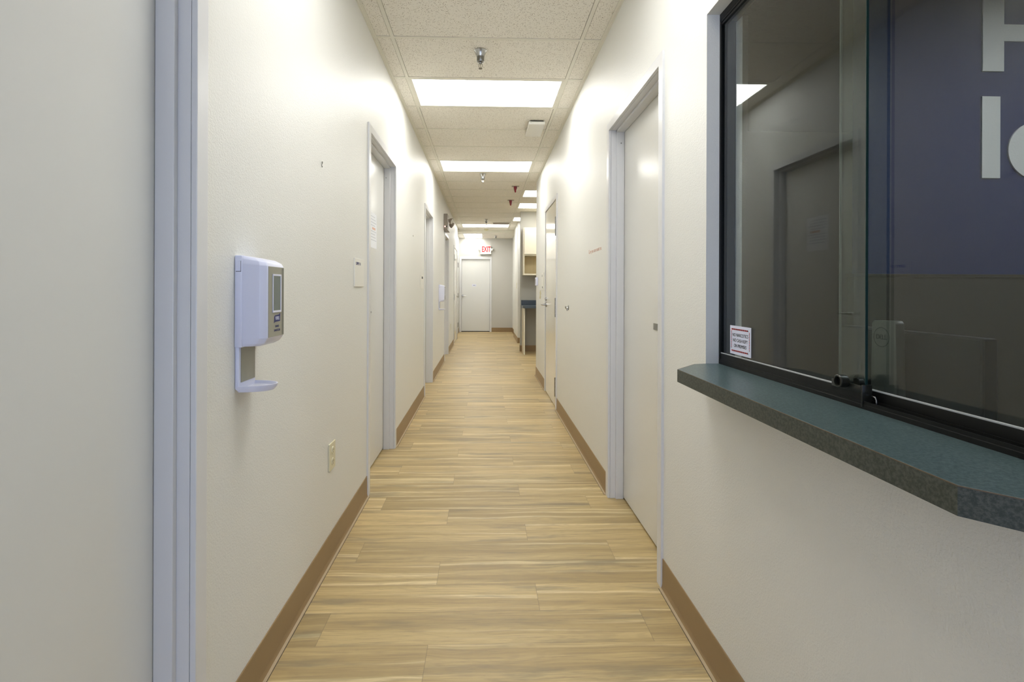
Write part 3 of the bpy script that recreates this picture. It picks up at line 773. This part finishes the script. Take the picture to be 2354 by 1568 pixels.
# notice on the glass
nt_ = thing('warning_sticker', 'white warning sticker with red and black dashed border on the glass lower left corner', 'sticker', (.816, 1.62, 1.11))
xg = .8172
ya, yb, za, zb = 1.513, 1.644, 1.066, 1.159
bm = BM(); box(bm, xg-.0008, xg-.0002, ya, yb, za+.000, zb, .0); obj('sheet', bm, M['white'], nt_)
bm = BM(); xs = xg-.0012
for i, s_ in enumerate(('NO NARCOTICS', 'NO CASH KEPT', 'ON PREMISES')):
    t = text_bm(s_, .0150, .95, .0001)
    for v in t.verts: pass
    join(bm, t, Matrix.Translation((xs, (ya+yb)/2, zb-.0300-i*.0174)) @ orient('R') @ Matrix.Diagonal((.92, 1.0, 1, 1)))
obj('lettering', bm, M['black_ink'], nt_)
b1_, b2_ = BM(), BM()
n = 9
for i in range(n):
    y = ya+.013+(yb-ya-.026)*(i+.15)/n; wd = (yb-ya-.026)/n*.5
    for z in (za+.0115, zb-.0115):
        prism(b1_, [(y, z-.0022), (y+wd, z-.0022), (y+wd+.003, z+.0022), (y+.003, z+.0022)], 'x', xs-.0001, xs+.0001)
        prism(b2_, [(y+wd, z-.0022), (y+2*wd-.001, z-.0022), (y+2*wd+.002, z+.0022), (y+wd+.003, z+.0022)], 'x', xs-.0001, xs+.0001)
for i in range(7):
    z = za+.017+(zb-za-.034)*(i+.2)/7; hd = (zb-za-.034)/7*.55
    for y in (ya+.0095, yb-.0095):
        box(b1_, xs-.0001, xs+.0001, y-.0012, y+.0012, z, z+hd)
        box(b2_, xs-.0001, xs+.0001, y-.0012, y+.0012, z+hd, z+hd*1.8)
obj('black_dashes', b1_, M['black_ink'], nt_); obj('red_dashes', b2_, M['red_ink'], nt_)

# ------------------------------------------------------------------ hand sanitiser dispensers
def dispenser(label, loc, group, detail=True):
    """local: x out of the wall, y along the wall (0 at near side), z up from tray bottom"""
    o = thing('sanitizer_dispenser', label, 'hand sanitizer dispenser', loc, group)
    Wd, Dp, z0, z1 = .142, .0895, .133, .400
    def slab(pts, y0, y1, bev): return prism(BM(), pts, 'y', y0, y1, bev)
    bm = slab([(0, z0), (.022, z0), (.022, z1-.002), (.018, z1), (0, z1)], 0, Wd, .003)       # back plate
    obj('back_housing', bm, M['white'], o, True, True)
    # front cover, chamfered in plan, its top sloping to the front
    t = bmesh.new()
    def ring(z, f, e, sl=0.):   # f: depth, e: inset in plan
        return [t.verts.new((p[0], p[1], z-sl*(p[0]-.02)/.07)) for p in ((.020, .002+e*.3, z), (f-.019, .002+e, z), (f-.002, .0115+e, z), (f, .0155+e, z), (f, Wd-.0155-e, z), (f-.002, Wd-.0115-e, z), (f-.019, Wd-.002-e, z), (.020, Wd-.002-e*.3, z))]
    rings = [ring(z0+.002, Dp-.026, .010), ring(z0+.010, Dp-.010, .004), ring(z0+.026, Dp, 0), ring(z1-.024, Dp, 0, .006), ring(z1-.010, Dp-.004, .004, .010), ring(z1-.001, Dp-.020, .014, .013)]
    for a, b in zip(rings, rings[1:]):
        for i in range(8): t.faces.new((a[i], a[(i+1) % 8], b[(i+1) % 8], b[i]))
    t.faces.new(rings[0][::-1]); t.faces.new(rings[-1])
    bmesh.ops.recalc_face_normals(t, faces=t.faces[:]); bmesh.ops.bevel(t, geom=t.edges[:], offset=.0012, segments=2, affect='EDGES', profile=.5)
    cov = obj('cover', t, M['white'], o, True, True)
    # taupe front panel
    bm = BM(); prism(bm, [(.0165, .160), (Wd-.0155, .160), (Wd-.0155, z1-.031), (.0165, z1-.031)], 'x', Dp-.001, Dp+.0012, .0004)
    pan = obj('front_panel', bm, M['olive'], cov, False, True); pan['label'] = 'taupe front panel with window'
    bm = BM(); box(bm, Dp+.001, Dp+.0022, .046, .098, .238, .342); obj('sight_window', bm, M['smoke'], cov, False, True)
    bm = BM()
    for (y0, y1, a, b) in ((.043, .0462, .235, .345), (.0978, .104, .235, .345), (.043, .104, .232, .238), (.043, .104, .342, .347)): box(bm, Dp+.001, Dp+.0034, y0, y1, a, b, .0004)
    obj('window_rim', bm, M['white'], cov, False, True)
    bm = BM(); box(bm, Dp+.0008, Dp+.0018, Wd-.0290, Wd-.0270, .162, z1-.033); box(bm, Dp+.0008, Dp+.0016, Wd-.0265, Wd-.0165, .162, z1-.033); obj('side_strip', bm, M['olive_dk'], cov, False, True)
    if detail:
        bm = BM(); prism(bm, [(.054, .200), (.058, .203), (.098, .205), (.0985, .229), (.090, .225), (.060, .223), (.056, .219)], 'x', Dp+.0010, Dp+.0018); obj('logo_flag', bm, M['navy'], cov, False, True)
        bm = BM(); join(bm, text_bm('PURELL', .0115, .9, .0002), Matrix.Translation((Dp+.0021, .0775, .214)) @ orient('L') @ Matrix.Diagonal((.85, 1.25, 1, 1))); obj('logo_lettering', bm, M['white'], cov, False, True)
        bm = BM(); join(bm, text_bm('HAND', .0095, 1., .0002), Matrix.Translation((Dp+.0014, .0765, .190)) @ orient('L')); join(bm, text_bm('SANITIZER', .0095, 1., .0002), Matrix.Translation((Dp+.0014, .0765, .178)) @ orient('L')); obj('printed_words', bm, M['navy'], cov, False, True)
    # side latch
    bm = BM(); box(bm, .004, .018, -.0012, .002, z1-.046, z1-.014, .0006); obj('side_latch', bm, M['white'], o, False, True)
    bm = BM(); box(bm, .004, .0188, -.0006, .002, z1-.0475, z1-.046); box(bm, .0180, .0188, -.0006, .002, z1-.046, z1-.016); obj('latch_groove', bm, M['blk_pl'], o, False, True)
    # drip tray: riser with taupe plate and rounded catch dish
    bm = slab([(0, .012), (.010, .004), (.014, .010), (.012, .02), (.012, z0+.002), (0, z0+.002)], .004, Wd-.034, .002)
    # dish
    t = bmesh.new(); n = 36; cy = (Wd-.03)/2; ro, rz = [], []
    def ell(k, z, sx, sy):
        out = []
        for i in range(n):
            a = -PI/2+PI*i/(n-1); out.append(t.verts.new((.008+sx*math.cos(a), cy+sy*math.sin(a), z)))
        return out
    e0 = ell(0, .002, .082, .048); e1 = ell(0, .012, .090, .053); e2 = ell(0, .020, .092, .054); e3 = ell(0, .020, .088, .050); e4 = ell(0, .012, .080, .044)
    for a, b in ((e0, e1), (e1, e2), (e2, e3), (e3, e4)):
        for i in range(n-1): t.faces.new((a[i], a[i+1], b[i+1], b[i]))
        t.faces.new((a[n-1], a[0], b[0], b[n-1]))
    t.faces.new(e0[::-1]); t.faces.new(e4)
    bmesh.ops.recalc_face_normals(t, faces=t.faces[:]); join(bm, t)
    tr = obj('drip_tray', bm, M['white'], o, True, True)
    bm = BM(); box(bm, .012, .0135, .014, Wd-.040, .030, z0+.001); obj('backing_strip', bm, M['olive'], tr, False, True)
    return o
dg = 'wall hand sanitizer dispensers'
dp = dispenser('white hand sanitizer dispenser with taupe front on the left wall nearest the camera', (XL+.0005, 1.463, .971), dg)
dup(dp, (XL+.0005, 7.83, .950), 'small distant white hand sanitizer dispenser on the left wall past the second recessed door', dg)

# ------------------------------------------------------------------ small wall things
# outlet
o = thing('power_outlet', 'ivory duplex power outlet low on the left wall', 'outlet', (XL, 2.38, .489))
bm = BM(); box(bm, XL, XL+.007, 2.336, 2.426, .425, .552, .002); obj('cover_plate', bm, M['ivory'], o)
for z in (.462, .515):
    bm = BM(); join(bm, lathe(BM(), [(0, 0), (.0175, 0), (.0165, .003), (0, .003)], None, 28), Matrix.Translation((XL+.007, 2.381, z)) @ Matrix.Rotation(PI/2, 4, 'Y')); s = obj('socket', bm, M['ivory'], o, True)
    bm = BM(); box(bm, XL+.0098, XL+.0104, 2.373, 2.3755, z-.003, z+.008); box(bm, XL+.0098, XL+.0104, 2.3865, 2.389, z-.003, z+.008); box(bm, XL+.0098, XL+.0104, 2.379, 2.383, z-.011, z-.007); obj('slots', bm, M['blk_pl'], s)
# room signs
def sign(label, side, wf, y0, y1, z0, z1, txt, group, size=.02):
    sg = 1 if side == 'L' else -1
    o = thing('room_sign', label, 'sign', (wf, (y0+y1)/2, (z0+z1)/2), group)
    bm = BM(); box(bm, wf, wf+sg*.007, y0, y1, z0, z1, .0015); obj('plate', bm, M['white2'], o)
    if txt:
        bm = BM(); join(bm, text_bm(txt, size, 1., .0004), Matrix.Translation((wf+sg*.0075, (y0+y1)/2-sg*.026, z1-.030)) @ orient(side)); obj('lettering', bm, M['navy'], o)
    return o
sgp = 'white room signs'
sign('white square room sign with navy word on left wall beside the nearest recessed left door', 'L', XL, 2.772, 2.979, 1.288, 1.447, 'SUPPLY 11', sgp, .023)
o = sign('narrow white room sign with a dark spot before the second left door', 'L', XL, 5.585, 5.855, 1.283, 1.438, '', sgp)
bm = BM(); box(bm, XL+.007, XL+.008, 5.68, 5.78, 1.395, 1.420); obj('lettering', bm, M['black_ink'], o)
o = sign('white room sign with two dark spots beyond the flush hinged right door', 'R', XR, 6.47, 6.70, 1.272, 1.500, '', sgp)
bm = BM(); box(bm, XR-.007, XR-.008, 6.60, 6.66, 1.445, 1.475); obj('lettering', bm, M['metal_plate'], o)
bm = BM(); join(bm, lathe(BM(), [(0, 0), (.012, 0), (.012, .003), (0, .003)], None, 20), Matrix.Translation((XR-.007, 6.60, 1.308)) @ Matrix.Rotation(-PI/2, 4, 'Y')); obj('push_button', bm, M['blk_pl'], o)
# thermostat at the corner
o = thing('thermostat', 'small white thermostat on the right wall at the alcove corner', 'thermostat', (XR, 7.28, 1.395))
bm = BM(); box(bm, XR-.028, XR, 7.21, 7.36, 1.335, 1.455, .007, 3); obj('housing', bm, M['white'], o, True)
bm = BM()
for i in range(4): box(bm, XR-.0285, XR-.0275, 7.23+i*.032, 7.24+i*.032, 1.36, 1.43)
obj('vents', bm, M['metal_plate'], o)
# tape residue: one ragged strip
o_up, o_dn = [], []; rr = random.Random(5)
for i in range(13):
    z = 1.150+i*.0095; o_up.append((6.79+rr.random()*.07, z)); o_dn.append((6.93+rr.random()*.08, z))
bm = BM(); prism(bm, o_up+o_dn[::-1], 'x', XR-.0010, XR+.0005)
tag(obj('tape_residue', bm, M['residue']), 'yellowed strip of tape residue on the right wall under the sign with two dark spots', 'tape mark')
# robe hook / door stop
o = thing('coat_hook', 'small metal wall hook on the right wall between the two right doors', 'hook', (XR, 4.56, 1.109))
bm = BM(); join(bm, lathe(BM(), [(0, 0), (.022, 0), (.022, .004), (.012, .008), (0, .008)], None, 24), Matrix.Translation((XR, 4.56, 1.112)) @ Matrix.Rotation(-PI/2, 4, 'Y')); obj('base', bm, M['chrome_dk'], o, True)
bm = BM(); tube(bm, [(XR-.006, 4.56, 1.112), (XR-.020, 4.56, 1.102), (XR-.026, 4.56, 1.108), (XR-.027, 4.56, 1.124)], [.007, .007, .006, .007]); tube(bm, [(XR-.006, 4.56, 1.104), (XR-.013, 4.56, 1.088), (XR-.018, 4.56, 1.087)], [.007, .006, .007]); obj('prongs', bm, M['chrome'], o, True)
# faded words on the right wall
bm = BM(); join(bm, text_bm('Care you can count on.', .040, .95, .0002), Matrix.Translation((XR-.0006, 3.470, 1.552)) @ orient('R') @ Matrix.Diagonal((1.14, 1, 1, 1)))
tag(obj('wall_lettering', bm, M['faded_red']), 'faint faded red words on the right wall before the near right door', 'lettering')
# little picture-hook remains on the left wall
bm = BM(); tube(bm, [(XL+.004, 2.226, 1.834), (XL+.006, 2.220, 1.829), (XL+.005, 2.216, 1.818), (XL+.006, 2.218, 1.810), (XL+.004, 2.228, 1.815)], [.0030, .0026, .0012, .0018, .0018], 8)
tag(obj('picture_hook', bm, M['olive_dk'], None, True), 'tiny bent picture hook left high on the left wall above the outlet', 'hook')
bm = BM(); join(bm, lathe(BM(), [(0, 0), (.008, 0), (.006, .003), (0, .003)], None, 14), Matrix.Translation((XL, 5.034, 1.811)) @ Matrix.Rotation(PI/2, 4, 'Y'))
tag(obj('wall_anchor', bm, M['tan_box'], None, True), 'small plug on the left wall between the first and second recessed doors', 'wall plug')
# switch on the far right wall
bm = BM(); box(bm, .780, .785, 12.35, 12.47, 1.30, 1.45, .001)
tag(obj('light_switch', bm, M['ivory']), 'faint switch plate on the far right wall past the alcove', 'switch')
# low plate on the left wall by the flush far door
bm = BM(); box(bm, XL-.002, XL+.005, 10.55, 10.66, .42, .55, .001)
tag(obj('blank_plate', bm, M['ivory']), 'faint blank plate low on the left wall before the far flush left door', 'wall plate')
# notice on the nearest recessed left door
xp = X1(l1)
o = thing('paper_notice', 'white paper notice taped on the leaf of the nearest recessed left door', 'notice', (xp, 3.62, 1.70))
bm = BM(); box(bm, xp, xp+.0012, 3.500, 3.735, 1.570, 1.822); obj('sheet', bm, M['paper'], o)
bm = BM()
for i in range(9):
    z = 1.795-i*.021
    if i == 4: continue
    box(bm, xp+.0012, xp+.0016, 3.52, 3.52+.16+.04*((i*7) % 3)/2, z-.0025, z+.0025)
obj('print_lines', bm, M['print_grey'], o)
bm = BM(); box(bm, xp+.0012, xp+.0017, 3.59, 3.69, 1.703, 1.719); obj('red_line', bm, M['faded_red'], o)

# ------------------------------------------------------------------ emergency light on the left wall
o = thing('emergency_light', 'taupe twin-head emergency light high on the left wall above the third recessed door', 'emergency light', (XL, 8.9, 2.45))
bm = BM(); box(bm, XL, XL+.066, 8.75, 9.05, 2.318, 2.598, .005); obj('battery_box', bm, M['tan_box'], o)
bm = BM(); prism(bm, [(XL+.004, 2.318), (XL+.064, 2.318), (XL+.085, 2.30), (XL+.01, 2.30)], 'y', 8.76, 9.04, .001); obj('lower_lip', bm, M['tan_box'], o)
bm = BM(); join(bm, lathe(BM(), [(0, 0), (.012, 0), (.012, .003), (0, .003)], None, 16), Matrix.Translation((XL+.022, 8.75, 2.375)) @ Matrix.Rotation(PI/2, 4, 'X')); obj('indicator_lamp', bm, M['led'], o)
bm = BM(); join(bm, lathe(BM(), [(0, 0), (.010, 0), (.010, .003), (0, .003)], None, 16), Matrix.Translation((XL+.046, 8.75, 2.375)) @ Matrix.Rotation(PI/2, 4, 'X')); obj('test_button', bm, M['blk_pl'], o)
for (y, dy, dz, dx) in ((8.80, -.25, .55, .75), (9.00, .35, -.75, .65)):
    c0 = Vector((XL+.085, y, 2.49 if dz > 0 else 2.455)); d = Vector((dx, dy, -abs(dz)*.55)).normalized()
    R = Matrix.Translation(c0) @ d.to_track_quat('Z', 'Y').to_matrix().to_4x4()
    bm = BM(); join(bm, lathe(BM(), [(0, 0), (.022, .002), (.040, .022), (.052, .052), (.052, .066), (.049, .066), (0, .060)], None, 28), R)
    tube(bm, [(XL+.03, y, 2.505), (XL+.07, y, 2.50), tuple(c0+d*.01)], .008, 10)
    h = obj('lamp_head', bm, M['tan_box'], o, True)
    bm = BM(); join(bm, lathe(BM(), [(0, .068), (.030, .067), (.048, .064), (0, .062)], None, 28), R); obj('lens', bm, M['lens'], h, True)

# ------------------------------------------------------------------ exit sign
o = thing('exit_sign', 'white exit sign with red letters and two lamp heads above the end door', 'exit sign', (.02, YE, 2.46))
bm = BM(); box(bm, -.145, .178, YE-.065, YE-.0, 2.335, 2.595, .006); box(bm, -.150, .183, YE-.075, YE, 2.335, 2.372, .004); obj('housing', bm, M['white2'], o)
bm = BM(); box(bm, -.130, .163, YE-.0675, YE-.065, 2.38, 2.585); obj('face', bm, M['exit_glow'], o)
bm = BM(); join(bm, text_bm('EXIT', .225, 1.02, .001, .007), Matrix.Translation((.030, YE-.0700, 2.480)) @ orient('E') @ Matrix.Diagonal((.56, 1, 1, 1))); obj('lettering', bm, M['red_ink'], o)
for s, cx, cz in ((-1, -.185, 2.475), (1, .225, 2.485)):
    d = Vector((s*.75, -.35, -.4)).normalized(); c0 = Vector((cx-s*.02, YE-.05, cz))
    R = Matrix.Translation(c0) @ d.to_track_quat('Z', 'Y').to_matrix().to_4x4()
    bm = BM(); join(bm, lathe(BM(), [(0, -.03), (.018, -.028), (.030, -.01), (.040, .02), (.040, .034), (0, .03)], None, 24), R); tube(bm, [(cx-s*.06, YE-.04, 2.43), (cx-s*.03, YE-.045, 2.45), (cx-s*.02, YE-.05, cz)], .010, 8)
    h = obj('lamp_head', bm, M['white2'], o, True)
    bm = BM(); join(bm, lathe(BM(), [(0, .036), (.036, .035), (0, .032)], None, 24), R); obj('lens', bm, M['lens'], h, True)

# ------------------------------------------------------------------ alcove cabinets
o = thing('wall_cabinet', 'cream wall cabinet with an open wood-grain shelf below its doors in the alcove', 'cabinet', (1.2, 10.14, 1.57))
cx0, cx1, cy0, cy1 = .766, 1.72, 9.985, 10.298
bm = BM(); box(bm, cx0, cx0+.02, cy0, cy1, 1.574, 2.520, .001); box(bm, cx1-.02, cx1, cy0, cy1, 1.574, 2.520, .001)
box(bm, cx0+.0195, cx1-.0195, cy0+.001, cy1-.001, 2.50, 2.519); box(bm, cx0+.0195, cx1-.0195, cy0+.002, cy1-.001, 1.958, 1.984); box(bm, cx0+.0195, cx1-.0195, cy0+.001, cy1-.001, 1.575, 1.597); box(bm, cx0-.002, cx1+.002, cy0-.004, cy1, 1.566, 1.5738, .001)
obj('carcass', bm, M['beige_lam'], o)
bm = BM(); box(bm, cx0+.019, cx1-.019, cy1-.012, cy1-.002, 1.59, 1.955); obj('back_panel', bm, M['wood_lam'], o)
for (xa, xb) in ((cx0+.016, (cx0+cx1)/2-.002), ((cx0+cx1)/2+.002, cx1-.003)):
    bm = BM(); box(bm, xa, xb, cy0-.021, cy0-.001, 1.985, 2.518, .003); obj('cabinet_door', bm, M['beige_lam'], o)
o = thing('counter', 'slate blue laminate counter with backsplash in the alcove', 'counter', (1.3, 10.0, .94))
bm = BM(); prism(bm, [(.742, 9.80), (.785, 9.715), (3.9, 9.715), (3.9, 10.298), (.742, 10.298)], 'z', .912, .962, .002); obj('worktop', bm, M['slate'], o)
bm = BM(); box(bm, .745, 3.9, 10.28, 10.298, .962, 1.060, .002); obj('backsplash', bm, M['slate'], o)
bm = BM(); box(bm, .765, .787, 9.80, 10.298, .0, .912, .001); obj('end_panel', bm, M['beige_lam'], o)
bm = BM(); box(bm, 1.9, 1.92, 9.80, 10.298, .0, .912, .001); obj('end_panel', bm, M['beige_lam'], o)

# ------------------------------------------------------------------ daylight and world
W = bpy.data.worlds.new('World'); bpy.context.scene.world = W; W.use_nodes = True
bg = W.node_tree.nodes['Background']; bg.inputs['Color'].default_value = (.56, .68, 1.0, 1); bg.inputs['Strength'].default_value = 5.6
pl = bpy.data.lights.new('daylight_portal', 'AREA'); pl.shape = 'RECTANGLE'; pl.size = 1.3; pl.size_y = 2.2; pl.cycles.is_portal = True
po = bpy.data.objects.new('daylight_portal', pl); C.objects.link(po); po.location = (.02, YB-.03, 1.2); po.rotation_euler = (PI/2, 0, 0)

# ------------------------------------------------------------------ camera
cam = bpy.data.cameras.new('camera'); co = bpy.data.objects.new('camera', cam); C.objects.link(co)
cam.sensor_width = 36; cam.lens = 36*1150/2354.; cam.shift_x = 30.4/2354; cam.shift_y = -118/2354.; cam.clip_start = .02
th = math.atan(.0275)
co.matrix_world = Matrix.Translation((0, 0, HC)) @ Matrix.Rotation(-th, 4, 'Z') @ Matrix.Rotation(PI/2, 4, 'X') @ Matrix.Rotation(.0035, 4, 'Z')
sc = bpy.context.scene; sc.camera = co
sc.view_settings.view_transform = 'Standard'; sc.view_settings.look = 'None'; sc.view_settings.gamma = 1; sc.view_settings.exposure = 0.07
sc.view_settings.use_curve_mapping = False
sc.cycles.max_bounces = 12; sc.cycles.diffuse_bounces = 7; sc.cycles.glossy_bounces = 5; sc.cycles.transparent_max_bounces = 12
sc.cycles.sample_clamp_indirect = 6
for o in bpy.data.objects:
    if '_w' in o: del o['_w']
